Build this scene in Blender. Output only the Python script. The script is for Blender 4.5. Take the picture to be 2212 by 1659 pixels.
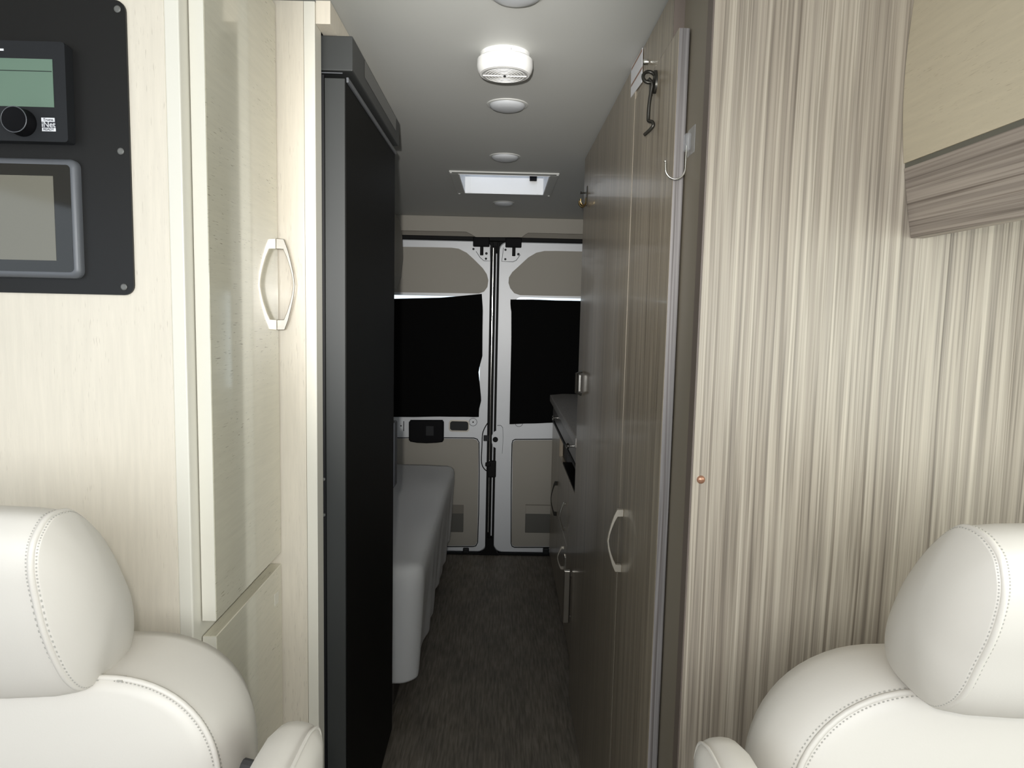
import bpy, bmesh, math, random
from mathutils import Vector, Matrix
random.seed(7)
for o in list(bpy.data.objects): bpy.data.objects.remove(o)
scene = bpy.context.scene
COL = scene.collection

# ------------------------------------------------------------------ camera
W, HH, F = 2212.0, 1659.0, 1500.0
EYE = Vector((0, 0, 1.34))
_df = Vector(((1086 - W/2)/F, -(682 - HH/2)/F, -1)).normalized()
_u = Vector((.0204, 1, 0)); _u = (_u - _df*_u.dot(_df)).normalized()
_r = _df.cross(_u)
CM = Matrix((_r, _df, _u))                 # camera space -> van space (X right, Y to the rear, Z up)
cd = bpy.data.cameras.new('camera'); cam = bpy.data.objects.new('camera', cd); COL.objects.link(cam)
cam.matrix_world = Matrix.Translation(EYE) @ CM.to_4x4()
cd.sensor_fit = 'HORIZONTAL'; cd.sensor_width = 36; cd.lens = F/W*36; cd.clip_start = .02
scene.camera = cam
def ray(x, y): return CM @ Vector(((x - W/2)/F, -(y - HH/2)/F, -1))
def atX(x, y, X): d = ray(x, y); return EYE + d*(X/d.x)
def atY(x, y, Y): d = ray(x, y); return EYE + d*(Y/d.y)
def atZ(x, y, Z): d = ray(x, y); return EYE + d*((Z - EYE.z)/d.z)

# ------------------------------------------------------------------ world, lights, exposure
wd = bpy.data.worlds.new('overcast_sky'); scene.world = wd; wd.use_nodes = True
bg = wd.node_tree.nodes['Background']; bg.inputs[0].default_value = (.80, .90, 1, 1); bg.inputs[1].default_value = 1.6
def light(name, kind, loc, energy, color=(1, 1, 1), rot=(0, 0, 0), **kw):
    l = bpy.data.lights.new(name, kind); l.energy = energy; l.color = color
    for k, v in kw.items(): setattr(l, k, v)
    o = bpy.data.objects.new(name, l); COL.objects.link(o); o.location = loc; o.rotation_euler = rot
    return o
# the camera's own flash, just above and beside the lens
light('camera_flash', 'SPOT', (-.035, -.01, 1.395), 7, (1, .97, .93), (math.radians(89), 0, 0), shadow_soft_size=.012, spot_size=math.radians(160), spot_blend=.5)
fl_ = light('flash_rear_boost', 'SPOT', (-.035, -.012, 1.395), 155, (1, .97, .93), (math.radians(94), 0, 0), shadow_soft_size=.012, spot_size=math.radians(58), spot_blend=1)
fl_.scale = (.60, 1, 1)                    # second spot added to the flash, cone narrowed to brighten the rear
# daylight through the windscreen and the driver's window
light('windscreen_daylight', 'AREA', (0, -.62, 1.42), 15.5, (.97, .99, 1), (math.radians(90), 0, 0), shape='RECTANGLE', size=1.5, size_y=.6)
light('roof_vent_daylight', 'AREA', (-.005, 2.83, 1.985), .5, (.74, .82, 1), (0, 0, 0), shape='RECTANGLE', size=.3, size_y=.36)
light('driver_window_daylight', 'AREA', (.93, .30, 1.25), 4.6, (.95, 1, .88), (0, math.radians(90), 0), shape='RECTANGLE', size=.5, size_y=.6)
vs = scene.view_settings
vs.view_transform = 'Standard'; vs.look = 'None'; vs.gamma = 1; vs.use_curve_mapping = False; vs.exposure = 0.0

# ------------------------------------------------------------------ materials
def pm(name, col, rough=.5, metal=0, spec=.5, coat=0, trans=0):
    m = bpy.data.materials.new(name); m.use_nodes = True
    b = m.node_tree.nodes['Principled BSDF']
    b.inputs['Base Color'].default_value = (*col, 1); b.inputs['Roughness'].default_value = rough
    b.inputs['Metallic'].default_value = metal; b.inputs['Specular IOR Level'].default_value = spec
    b.inputs['Coat Weight'].default_value = coat; b.inputs['Coat Roughness'].default_value = .06
    b.inputs['Transmission Weight'].default_value = trans
    return m
def nodes(m): return m.node_tree.nodes, m.node_tree.links, m.node_tree.nodes['Principled BSDF']
def noise(m, scl, scale=1, detail=3, rough=.55, dist=0, coord='Object', loc=(0, 0, 0)):
    N, L, _ = nodes(m)
    tc = N.new('ShaderNodeTexCoord'); mp = N.new('ShaderNodeMapping'); mp.inputs['Scale'].default_value = scl; mp.inputs['Location'].default_value = loc
    L.new(tc.outputs[coord], mp.inputs[0])
    n = N.new('ShaderNodeTexNoise'); n.inputs['Scale'].default_value = scale; n.inputs['Detail'].default_value = detail
    n.inputs['Roughness'].default_value = rough; n.inputs['Distortion'].default_value = dist
    L.new(mp.outputs[0], n.inputs['Vector'])
    return n, mp
def ramp(m, src, stops):
    N, L, _ = nodes(m); r = N.new('ShaderNodeValToRGB'); L.new(src, r.inputs[0])
    e = r.color_ramp.elements
    while len(e) < len(stops): e.new(.5)
    for k, (p, c) in zip(e, stops): k.position = p; k.color = (*c, 1) if len(c) == 3 else c
    return r.outputs[0]
def mix(m, a, b, fac, mode='MIX'):
    N, L, _ = nodes(m); x = N.new('ShaderNodeMix'); x.data_type = 'RGBA'; x.blend_type = mode
    if isinstance(fac, (int, float)): x.inputs[0].default_value = fac
    else: L.new(fac, x.inputs[0])
    for s, v in ((6, a), (7, b)):
        if isinstance(v, tuple): x.inputs[s].default_value = (*v, 1)
        else: L.new(v, x.inputs[s])
    return x.outputs[2]
def bump(m, src, strength, dist=.001):
    N, L, B = nodes(m); b = N.new('ShaderNodeBump'); b.inputs['Strength'].default_value = strength; b.inputs['Distance'].default_value = dist
    L.new(src, b.inputs['Height']); L.new(b.outputs[0], B.inputs['Normal'])
def setcol(m, out): N, L, B = nodes(m); L.new(out, B.inputs['Base Color'])
def axis_scale(axis, across, along): return tuple(along if a == axis else across for a in 'xyz')

def wood(name, axis, light_c, mid_c, dark_c, rough=.42, coat=0.0, bend=.004):
    m = pm(name, mid_c, rough, coat=coat); N, L, B = nodes(m)
    wob, _ = noise(m, axis_scale(axis, 2.2, 1.4), 1, 1)          # slow wander of the grain
    fine, mp1 = noise(m, axis_scale(axis, 330, 2.2), 1, 2, .6)
    med, mp2 = noise(m, axis_scale(axis, 105, .8), 1, 2, .6)
    broad, mp3 = noise(m, axis_scale(axis, 20, .4), 1, 2, .5)
    line, mp4 = noise(m, axis_scale(axis, 170, .45), 1, 1, .5, loc=(3.1, 7.7, 1.3))
    for mp in (mp1, mp2, mp3, mp4):                              # displace the lookup sideways
        tc = mp.inputs[0].links[0].from_socket
        v = N.new('ShaderNodeVectorMath'); v.operation = 'MULTIPLY_ADD'
        L.new(wob.outputs['Color'], v.inputs[0]); v.inputs[1].default_value = tuple(0 if a == axis else bend*3 for a in 'xyz')
        L.new(tc, v.inputs[2]); L.new(v.outputs[0], mp.inputs[0])
    a = ramp(m, broad.outputs[0], [(.35, mid_c), (.62, light_c)])
    b = ramp(m, med.outputs[0], [(.36, dark_c), (.52, mid_c), (.66, light_c)])
    c = mix(m, a, b, .58)
    f = ramp(m, fine.outputs[0], [(.34, (.50, .48, .46)), (.50, (1, 1, 1)), (.70, (1.18, 1.18, 1.18))])
    c = mix(m, c, f, .75, 'MULTIPLY')
    d = ramp(m, line.outputs[0], [(.29, (.50, .47, .45)), (.36, (1, 1, 1))])
    c = mix(m, c, d, .8, 'MULTIPLY')
    setcol(m, c); bump(m, fine.outputs[0], .06)
    return m
def laminate(name, axis, base, dash, rough, coat=0.0, amount=.8, fq=1.0):
    m = pm(name, base, rough, coat=coat)
    n1, _ = noise(m, axis_scale(axis, 620*fq, 46*fq), 1, 1, .5)
    n2, _ = noise(m, axis_scale(axis, 9*fq, 4*fq), 1, 2, .5)
    n3, _ = noise(m, axis_scale(axis, 160, 12), 1, 3, .6, loc=(1, 5, 2))
    s = ramp(m, n1.outputs[0], [(.66, (0, 0, 0)), (.74, (1, 1, 1))])
    g = ramp(m, n2.outputs[0], [(.42, (0, 0, 0)), (.64, (1, 1, 1))])
    k = mix(m, s, g, 1.0, 'MULTIPLY')
    k2 = mix(m, (0, 0, 0), k, amount)
    c0 = ramp(m, n3.outputs[0], [(.3, tuple(x*.95 for x in base)), (.7, tuple(min(1, x*1.03) for x in base))])
    setcol(m, mix(m, c0, dash, k2))
    return m
CREAM = (.74, .675, .565)
M = {}
M['cream_v'] = laminate('cream_laminate_upright_grain', 'z', CREAM, (.38, .32, .25), .42, amount=.6)
M['cream_y'] = laminate('cream_laminate_lengthwise_grain', 'y', (.70, .66, .53), (.22, .19, .13), .13, coat=.55, amount=1)
M['cream_gloss'] = laminate('cream_pilaster', 'z', CREAM, (.36, .30, .24), .24, coat=.25, amount=.5)
M['cream_edge'] = pm('cream_edge_band', (.76, .73, .64), .38)
M['locker_door'] = laminate('cream_locker_door', 'y', (.62, .545, .40), (.40, .33, .22), .42, amount=.65, fq=1.5)
M['wood_v'] = wood('taupe_woodgrain_upright', 'z', (.50, .445, .36), (.365, .315, .25), (.19, .157, .125))
M['wood_aisle'] = wood('taupe_woodgrain_gloss', 'z', (.40, .345, .265), (.315, .268, .20), (.185, .15, .11), rough=.30, coat=.15)
M['wood_y'] = wood('taupe_woodgrain_lengthwise', 'y', (.47, .405, .345), (.37, .315, .27), (.21, .175, .15))
M['wood_plain'] = pm('taupe_edge', (.225, .195, .15), .5)
M['door_edge'] = wood('grey_door_edge', 'z', (.30, .28, .275), (.235, .22, .215), (.16, .15, .145), rough=.4)
M['dark_edge'] = pm('brown_edge_band', (.15, .12, .10), .5)
M['black_plastic'] = pm('black_plastic', (.005, .005, .006), .6, spec=.10)
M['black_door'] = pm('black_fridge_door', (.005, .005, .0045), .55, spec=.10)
M['black_frame'] = pm('black_fridge_frame', (.042, .044, .043), .42, spec=.35)
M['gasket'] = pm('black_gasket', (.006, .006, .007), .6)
M['panel_black'] = pm('black_control_panel', (.011, .0105, .010), .40, spec=.3)
_n, _ = noise(M['panel_black'], (900, 900, 900), 1, 2); bump(M['panel_black'], _n.outputs[0], .15, .0004)
M['device'] = pm('charcoal_device_plastic', (.020, .021, .023), .5, spec=.2)
M['device_edge'] = pm('grey_bezel', (.11, .115, .125), .35)
M['screen_glass'] = pm('dark_screen_glass', (.012, .011, .008), .06, coat=.3)
M['lcd'] = pm('green_grey_lcd', (.145, .22, .165), .22)
M['lcd_line'] = pm('lcd_line', (.02, .03, .025), .4)
M['display'] = pm('grey_display', (.17, .16, .125), .10, coat=.2)
M['white_print'] = pm('white_print', (.8, .8, .82), .5)
M['print_dark'] = pm('dark_print', (.03, .03, .04), .5)
M['screw_grey'] = pm('grey_screw', (.16, .16, .15), .5, metal=.3)
M['chrome'] = pm('brushed_chrome', (.78, .76, .71), .17, metal=1)
M['nickel'] = pm('satin_nickel', (.47, .44, .39), .30, metal=1)
M['nickel_light'] = pm('bright_satin_nickel', (.72, .67, .58), .42, metal=.85)
M['brass'] = pm('aged_brass', (.45, .33, .15), .25, metal=1)
M['bronze'] = pm('black_bronze', (.035, .033, .028), .32, metal=.6)
M['copper'] = pm('copper_cap', (.42, .22, .14), .30, metal=.5)
M['clear'] = pm('clear_plastic', (.7, .72, .75), .12)
_N, _L, _B = nodes(M['clear']); _t = _N.new('ShaderNodeBsdfTransparent'); _m = _N.new('ShaderNodeMixShader'); _m.inputs[0].default_value = .16
_L.new(_t.outputs[0], _m.inputs[1]); _L.new(_B.outputs[0], _m.inputs[2]); _L.new(_m.outputs[0], _N['Material Output'].inputs[0])
M['leather'] = pm('off_white_leather', (.63, .595, .54), .46)
_n, _ = noise(M['leather'], (420, 420, 420), 1, 3); bump(M['leather'], _n.outputs[0], .10, .0006)
M['thread'] = pm('grey_thread', (.40, .385, .35), .7)
M['seat_shell'] = pm('grey_seat_shell', (.30, .29, .28), .6)
M['ceiling'] = pm('grey_white_ceiling_vinyl', (.50, .505, .48), .55)
_n, _ = noise(M['ceiling'], (500, 500, 500), 1, 3); bump(M['ceiling'], _n.outputs[0], .12, .0006)
M['white'] = pm('white_plastic', (.74, .74, .72), .42)
M['white_trans'] = pm('translucent_white_lid', (.85, .88, .92), .4, trans=.55)
M['lens'] = pm('frosted_lens', (.46, .475, .49), .4)
M['detector_dark'] = pm('grey_grille', (.36, .36, .35), .5)
M['door_metal'] = pm('silver_white_paint', (.72, .745, .77), .38, spec=.8)
M['door_metal_dark'] = pm('grey_body_paint', (.20, .21, .22), .42)
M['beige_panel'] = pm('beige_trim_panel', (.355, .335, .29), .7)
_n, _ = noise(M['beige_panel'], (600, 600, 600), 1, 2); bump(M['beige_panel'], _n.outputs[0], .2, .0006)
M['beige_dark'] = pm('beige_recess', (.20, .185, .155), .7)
M['rubber'] = pm('black_rubber', (.007, .007, .007), .6, spec=.15)
M['curtain'] = pm('black_curtain_cloth', (.005, .005, .005), .95, spec=.03)
M['net'] = pm('grey_net', (.12, .118, .105), .9)
M['glass'] = pm('window_glass', (.9, .95, .95), .02, trans=1)
M['bedspread'] = pm('light_grey_bedspread', (.76, .76, .745), .9)
_n, _ = noise(M['bedspread'], (900, 900, 900), 1, 3); bump(M['bedspread'], _n.outputs[0], .3, .0012)
M['bed_base'] = pm('dark_brown_base', (.05, .042, .034), .6)
M['counter'] = pm('grey_brown_worktop', (.20, .185, .165), .35)
_n, _ = noise(M['counter'], (180, 180, 180), 1, 3); setcol(M['counter'], ramp(M['counter'], _n.outputs[0], [(.35, (.26, .245, .225)), (.65, (.42, .40, .37))]))
M['drawer_grey'] = pm('grey_drawer_front', (.20, .19, .185), .35)
M['channel'] = pm('grey_green_channel', (.145, .14, .112), .6)
M['ledge'] = pm('slate_grey_panel', (.052, .056, .064), .5, spec=.3)
M['shell'] = pm('cab_wall_trim', (.42, .41, .39), .7)
M['cab_dark'] = pm('cab_dark_trim', (.06, .06, .062), .7)
fl = M['floor'] = pm('brown_grey_vinyl_floor', (.10, .09, .075), .55)
_a, _ = noise(fl, (150, 10, 1), 1, 2, .6); _b, _ = noise(fl, (9, 5, 1), 1, 3, .6)
_c = ramp(fl, _a.outputs[0], [(.32, (.135, .115, .090)), (.52, (.205, .180, .145)), (.70, (.265, .236, .195))])
_d = ramp(fl, _b.outputs[0], [(.35, (.82, .82, .82)), (.65, (1.1, 1.08, 1.06))])
setcol(fl, mix(fl, _c, _d, 1.0, 'MULTIPLY')); bump(fl, _a.outputs[0], .2, .0006)

# ------------------------------------------------------------------ mesh helpers (all in van coordinates)
def newbm(): return bmesh.new()
def add_box(bm, lo, hi, bev=0, seg=2):
    lo = Vector(lo); hi = Vector(hi)
    r = bmesh.ops.create_cube(bm, size=1)['verts']
    for v in r: v.co = Vector(((v.co.x + .5)*(hi.x - lo.x) + lo.x, (v.co.y + .5)*(hi.y - lo.y) + lo.y, (v.co.z + .5)*(hi.z - lo.z) + lo.z))
    if bev > 0:
        es = {e for v in r for e in v.link_edges}
        bmesh.ops.bevel(bm, geom=list(es), offset=bev, segments=seg, profile=.5, affect='EDGES')
    return bm
def box(lo, hi, bev=0, seg=2): return add_box(newbm(), lo, hi, bev, seg)
def add_prism(bm, pts, depth):
    """pts: closed 3D polygon; depth: Vector extrusion."""
    a = [bm.verts.new(p) for p in pts]; b = [bm.verts.new(Vector(p) + Vector(depth)) for p in pts]
    bm.faces.new(a); bm.faces.new(b[::-1])
    n = len(pts)
    for i in range(n): bm.faces.new((a[i], b[i], b[(i+1) % n], a[(i+1) % n]))
    bmesh.ops.recalc_face_normals(bm, faces=bm.faces)
    return bm
def prism(pts, depth, bev=0):
    bm = add_prism(newbm(), pts, depth)
    if bev:
        n = len(pts); bm.edges.ensure_lookup_table()
        es = [e for e in bm.edges if all(f.normal.length > 0 for f in e.link_faces) and any(len(f.verts) == n for f in e.link_faces)]
        bmesh.ops.bevel(bm, geom=es, offset=bev, segments=2, profile=.5, affect='EDGES')
    return bm
def add_tube(bm, pts, r, seg=8, cap=True, closed=False):
    pts = [Vector(p) for p in pts]; n = len(pts); rings = []
    up = None
    for i, p in enumerate(pts):
        if closed: t = (pts[(i+1) % n] - pts[i-1]).normalized()
        else: t = (pts[min(i+1, n-1)] - pts[max(i-1, 0)]).normalized()
        if up is None:
            up = Vector((0, 0, 1)) if abs(t.z) < .9 else Vector((1, 0, 0))
        a = t.cross(up)
        if a.length < 1e-6: a = t.orthogonal()
        a.normalize(); b = a.cross(t).normalized(); up = b
        rr = r[i] if isinstance(r, (list, tuple)) else r
        rings.append([bm.verts.new(p + a*math.cos(2*math.pi*k/seg)*rr + b*math.sin(2*math.pi*k/seg)*rr) for k in range(seg)])
    m = n if closed else n - 1
    for i in range(m):
        A, B = rings[i], rings[(i+1) % n]
        for k in range(seg): bm.faces.new((A[k], A[(k+1) % seg], B[(k+1) % seg], B[k]))
    if cap and not closed: bm.faces.new(rings[0][::-1]); bm.faces.new(rings[-1])
    bmesh.ops.recalc_face_normals(bm, faces=bm.faces)
    return bm
def tube(pts, r, seg=8, **k): return add_tube(newbm(), pts, r, seg, **k)
def add_lathe(bm, c, prof, axis='z', seg=40):
    """prof: list of (radius, height along axis)."""
    c = Vector(c); ax = {'x': Vector((1, 0, 0)), 'y': Vector((0, 1, 0)), 'z': Vector((0, 0, 1))}[axis]
    a = Vector((0, 1, 0)) if axis == 'x' else Vector((1, 0, 0)); b = ax.cross(a)
    rings = []
    for r, h in prof:
        if r < 1e-6: rings.append([bm.verts.new(c + ax*h)])
        else: rings.append([bm.verts.new(c + ax*h + a*math.cos(2*math.pi*k/seg)*r + b*math.sin(2*math.pi*k/seg)*r) for k in range(seg)])
    for A, B in zip(rings, rings[1:]):
        for k in range(seg):
            k2 = (k+1) % seg
            if len(A) == 1 and len(B) == 1: continue
            if len(A) == 1: bm.faces.new((A[0], B[k2], B[k]))
            elif len(B) == 1: bm.faces.new((A[k], A[k2], B[0]))
            else: bm.faces.new((A[k], A[k2], B[k2], B[k]))
    if len(rings[0]) > 1: bm.faces.new(rings[0][::-1])
    if len(rings[-1]) > 1: bm.faces.new(rings[-1])
    bmesh.ops.recalc_face_normals(bm, faces=bm.faces)
    return bm
def lathe(c, prof, axis='z', seg=40): return add_lathe(newbm(), c, prof, axis, seg)
def smooth_closed(pts, sub=4):
    """Catmull-Rom through a closed list of points."""
    pts = [Vector(p) for p in pts]; n = len(pts); out = []
    for i in range(n):
        p0, p1, p2, p3 = pts[i-1], pts[i], pts[(i+1) % n], pts[(i+2) % n]
        for s in range(sub):
            t = s/sub
            out.append(.5*((2*p1) + (p2-p0)*t + (2*p0-5*p1+4*p2-p3)*t*t + (3*p1-p0-3*p2+p3)*t**3))
    return out
def smooth_open(pts, sub=4):
    pts = [Vector(p) for p in pts]; n = len(pts); out = []
    for i in range(n-1):
        p0, p1, p2, p3 = pts[max(i-1, 0)], pts[i], pts[i+1], pts[min(i+2, n-1)]
        for s in range(sub):
            t = s/sub
            out.append(.5*((2*p1) + (p2-p0)*t + (2*p0-5*p1+4*p2-p3)*t*t + (3*p1-p0-3*p2+p3)*t**3))
    out.append(pts[-1]); return out
def loft(rings, cap0=True, cap1=True, closed=True):
    bm = newbm(); R = [[bm.verts.new(p) for p in r] for r in rings]
    for A, B in zip(R, R[1:]):
        n = len(A)
        for k in range(n if closed else n-1): bm.faces.new((A[k], A[(k+1) % n], B[(k+1) % n], B[k]))
    if cap0: bm.faces.new(R[0][::-1])
    if cap1: bm.faces.new(R[-1])
    bmesh.ops.recalc_face_normals(bm, faces=bm.faces)
    return bm
def rrect(cx, cz, w, h, r, seg=6):
    """rounded rectangle in 2D, centre, width, height."""
    out = []
    for sx, sz, a0 in ((1, 1, 0), (-1, 1, 90), (-1, -1, 180), (1, -1, 270)):
        for k in range(seg+1):
            a = math.radians(a0 + 90*k/seg)
            out.append((cx + sx*(w/2 - r) + r*math.cos(a), cz + sz*(h/2 - r) + r*math.sin(a)))
    return out
def plateY(p2, Y, th): return prism([(x, Y, z) for x, z in p2], (0, th, 0))

def obj(name, bm, mat, parent=None, smooth=False, angle=None):
    me = bpy.data.meshes.new(name)
    vs_ = [v.co for v in bm.verts]
    lo = Vector((min(v.x for v in vs_), min(v.y for v in vs_), min(v.z for v in vs_))); hi = Vector((max(v.x for v in vs_), max(v.y for v in vs_), max(v.z for v in vs_)))
    c = Vector(((lo.x+hi.x)/2, (lo.y+hi.y)/2, lo.z))
    bmesh.ops.translate(bm, verts=bm.verts, vec=-c)
    if smooth:
        for f in bm.faces: f.smooth = True
        for e in bm.edges:
            if len(e.link_faces) == 2 and e.calc_face_angle(0) > math.radians(angle or 50): e.smooth = False
    bm.to_mesh(me); bm.free()
    me.materials.append(M[mat] if isinstance(mat, str) else mat)
    o = bpy.data.objects.new(name, me); COL.objects.link(o)
    o.location = c
    if parent:
        o.parent = parent
        # parents are never rotated: world offset of the parent chain
        pl = Vector((0, 0, 0)); p = parent
        while p: pl += p.location; p = p.parent
        o.location = c - pl
    return o
def tag(o, label, cat, group=None):
    o['label'] = label; o['category'] = cat
    if group: o['group'] = group
    return o
def struct(o, label=None):
    o['kind'] = 'structure'
    if label: o['label'] = label
    return o
def thing(name, label, cat, loc, group=None):
    o = bpy.data.objects.new(name, None); o.empty_display_size = .05; COL.objects.link(o); o.location = loc
    return tag(o, label, cat, group)
def text_mesh(name, s, size, origin, mat, parent, normal='-y', ext=.0003):
    cu = bpy.data.curves.new('t', 'FONT'); cu.body = s; cu.size = size; cu.extrude = ext; cu.align_x = 'CENTER'; cu.align_y = 'CENTER'
    t = bpy.data.objects.new('t', cu); COL.objects.link(t)
    dg = bpy.context.evaluated_depsgraph_get(); me = bpy.data.meshes.new_from_object(t.evaluated_get(dg))
    bpy.data.objects.remove(t)
    bm = newbm(); bm.from_mesh(me); bpy.data.meshes.remove(me)
    R = Matrix.Rotation(math.pi/2, 4, 'X')
    bmesh.ops.transform(bm, matrix=Matrix.Translation(origin) @ R, verts=bm.verts)
    return obj(name, bm, mat, parent)

ZC = 1.8635            # ceiling
YR = 3.80              # inner face of the rear doors
XW = .95               # van side walls
YF = -.62              # windscreen

# ================================================================== SETTING
struct(obj('floor', box((-XW, YF, -.03), (XW, YR+.06, 0)), 'floor'), 'dark brown grey woven vinyl floor of the aisle')
# roof vent opening
VX0, VX1, VY0, VY1 = -.175, .165, 2.63, 3.03
bm = newbm()
for lo, hi in (((-XW, YF, ZC), (XW, VY0, ZC+.03)), ((-XW, VY1, ZC), (XW, YR+.06, ZC+.03)), ((-XW, VY0, ZC), (VX0, VY1, ZC+.03)), ((VX1, VY0, ZC), (XW, VY1, ZC+.03))):
    add_box(bm, lo, hi)
struct(obj('ceiling', bm, 'ceiling'), 'pale grey vinyl ceiling over the aisle')
for side, s in (('left', -1), ('right', 1)):
    bm = newbm(); x0, x1 = sorted((s*XW, s*(XW+.03)))
    add_box(bm, (x0, .58, 0), (x1, YR+.06, ZC)); add_box(bm, (x0, YF, 0), (x1, .58, .98)); add_box(bm, (x0, YF, 1.56), (x1, .58, ZC)); add_box(bm, (x0, YF, .98), (x1, -.30, 1.56))
    struct(obj('wall_'+side, bm, 'shell'), side + ' side wall of the van behind the furniture')
bm = newbm(); add_box(bm, (-XW, YF-.03, 0), (XW, YF, 1.0)); add_box(bm, (-XW, YF-.03, 1.72), (XW, YF, ZC))
struct(obj('wall_front', bm, 'cab_dark'), 'dark cab front below and above the windscreen')

# ------------------------------------------------------------------ rear wall and doors
R3 = lambda x, y, dy=0.0: atY(x, y, YR + dy)
def z4(x, y): return (820 + x/3.456, 420 + y/3.456)
def z5(x, y): return (820 + x/3.456, 820 + y/3.456)
def pol(pts, conv, dy=0.0): return [R3(*conv(*p), dy) for p in pts]
zt = R3(1000, 520).z                      # top of the doors
seam = -.047
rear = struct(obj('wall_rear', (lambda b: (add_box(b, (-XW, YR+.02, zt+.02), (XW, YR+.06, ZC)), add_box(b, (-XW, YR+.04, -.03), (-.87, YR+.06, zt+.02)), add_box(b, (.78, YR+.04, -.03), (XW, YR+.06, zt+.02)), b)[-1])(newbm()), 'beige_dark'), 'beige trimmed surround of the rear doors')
# header: soft beige panel whose centre hangs lower over the two latches
hp = [(-.95, ZC), (.95, ZC)]
low = [(1.0, 501.5), (1262, 506), (1141, 503.5), (1127, 512.5), (1028, 512), (1009, 501), (850, 499)]
pts = [Vector((-.94, YR-.02, ZC-.001)), Vector((.94, YR-.02, ZC-.001)), Vector((.94, YR-.02, R3(1262, 506).z))]
pts += [R3(1141, 503, -.02), R3(1134, 507, -.02), R3(1127, 512.5, -.02), R3(1028, 512, -.02), R3(1018, 506, -.02), R3(1007, 500.5, -.02), Vector((-.94, YR-.02, R3(860, 499).z))]
obj('header_panel', prism(pts, (0, .035, 0)), 'beige_panel', rear)
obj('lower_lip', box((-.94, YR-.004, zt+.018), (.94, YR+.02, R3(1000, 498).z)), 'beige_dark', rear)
obj('top_seal', box((-.94, YR-.006, zt+.001), (.94, YR+.02, zt+.024), .004), 'rubber', rear)
obj('seam_light_block', box((seam-.06, YR+.041, 0), (seam+.06, YR+.055, zt+.02)), 'rubber', rear)  # added strip, blocks daylight showing through between the leaves
obj('sill', box((-.94, YR-.012, .0), (.94, YR+.05, .012), .003), 'rubber', rear)

def door_shell(x0, x1, zb, ztop, wx0, wx1, wz0, wz1):
    """Flat door skin with a rounded window opening."""
    bm = newbm(); seg = 6
    outer = rrect((x0+x1)/2, (zb+ztop)/2, x1-x0, ztop-zb, .05, seg); inner = rrect((wx0+wx1)/2, (wz0+wz1)/2, wx1-wx0, wz1-wz0, .035, seg)
    rings = []
    for ring, y in ((outer, YR+.04), (outer, YR+.006), ([((x-(x0+x1)/2)*.988+(x0+x1)/2, (z-(zb+ztop)/2)*.995+(zb+ztop)/2) for x, z in outer], YR), (inner, YR), (inner, YR+.04)):
        rings.append([(x, y, z) for x, z in ring])
    rings.append(rings[0])
    return loft(rings, False, False)
zb = .015
wzt, wzb = R3(950, 639).z, R3(950, 893).z
# ---- left leaf
dL = struct(obj('door_1', door_shell(-.865, seam-.018, zb, zt, -.80, R3(1037, 760).x, wzb, wzt), 'door_metal', smooth=True, angle=30), 'left white metal rear door with beige trim panels')
# ---- right leaf
dR = struct(obj('door_2', door_shell(seam+.018, .775, zb, zt, R3(1110, 760).x, .72, wzb, R3(1180, 643).z), 'door_metal', smooth=True, angle=30), 'right white metal rear door with beige trim panels')
obj('window_pane', box((-.81, YR+.022, wzb-.01), (R3(1044, 760).x, YR+.027, wzt+.01)), 'glass', dL)
obj('window_pane', box((R3(1106, 760).x, YR+.022, wzb-.01), (.73, YR+.027, wzt+.01)), 'glass', dR)
up_l = [(115, 393), (400, 394), (540, 398), (590, 405), (650, 435), (700, 480), (770, 550), (800, 595), (812, 640), (805, 690), (780, 725), (740, 740), (600, 737), (115, 733)]
up_r = [(1508, 425), (1330, 422), (1230, 422), (1170, 435), (1110, 470), (1040, 535), (990, 580), (965, 620), (962, 660), (975, 700), (1005, 737), (1050, 752), (1200, 755), (1495, 757)]
def widen(P, x): return [Vector((x if i in (0, len(P)-1) else p.x, p.y, p.z)) for i, p in enumerate(P)]
obj('upper_trim_panel', prism(widen(pol(up_l, z4, -.006), -.80), (0, .008, 0)), 'beige_panel', dL)
obj('upper_trim_panel', prism(widen(pol(up_r, z4, -.006), .72), (0, .008, 0)), 'beige_panel', dR)
lo_l = [(-180, 440), (400, 441), (700, 444), (725, 452), (738, 475), (737, 700), (733, 1000), (728, 1210), (715, 1235), (695, 1240), (500, 1240), (-180, 1238)]
lo_r = [(1700, 452), (1300, 452), (1015, 454), (998, 463), (992, 485), (990, 800), (985, 1215), (992, 1238), (1010, 1246), (1280, 1246), (1700, 1250)]
for P, d in ((lo_l, dL), (lo_r, dR)):
    P = pol(P, z5, -.004); P = [Vector((max(-.80, min(.72, p.x)), p.y, p.z)) for p in P]
    obj('lower_trim_panel', prism(P, (0, .006, 0)), 'beige_panel', d)
    c = sum(P, Vector())/len(P)
    obj('trim_seam', tube([p + (p-c).normalized()*.006 + Vector((0, .002, 0)) for p in P], .0028, 6, closed=True), 'rubber', d)
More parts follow.
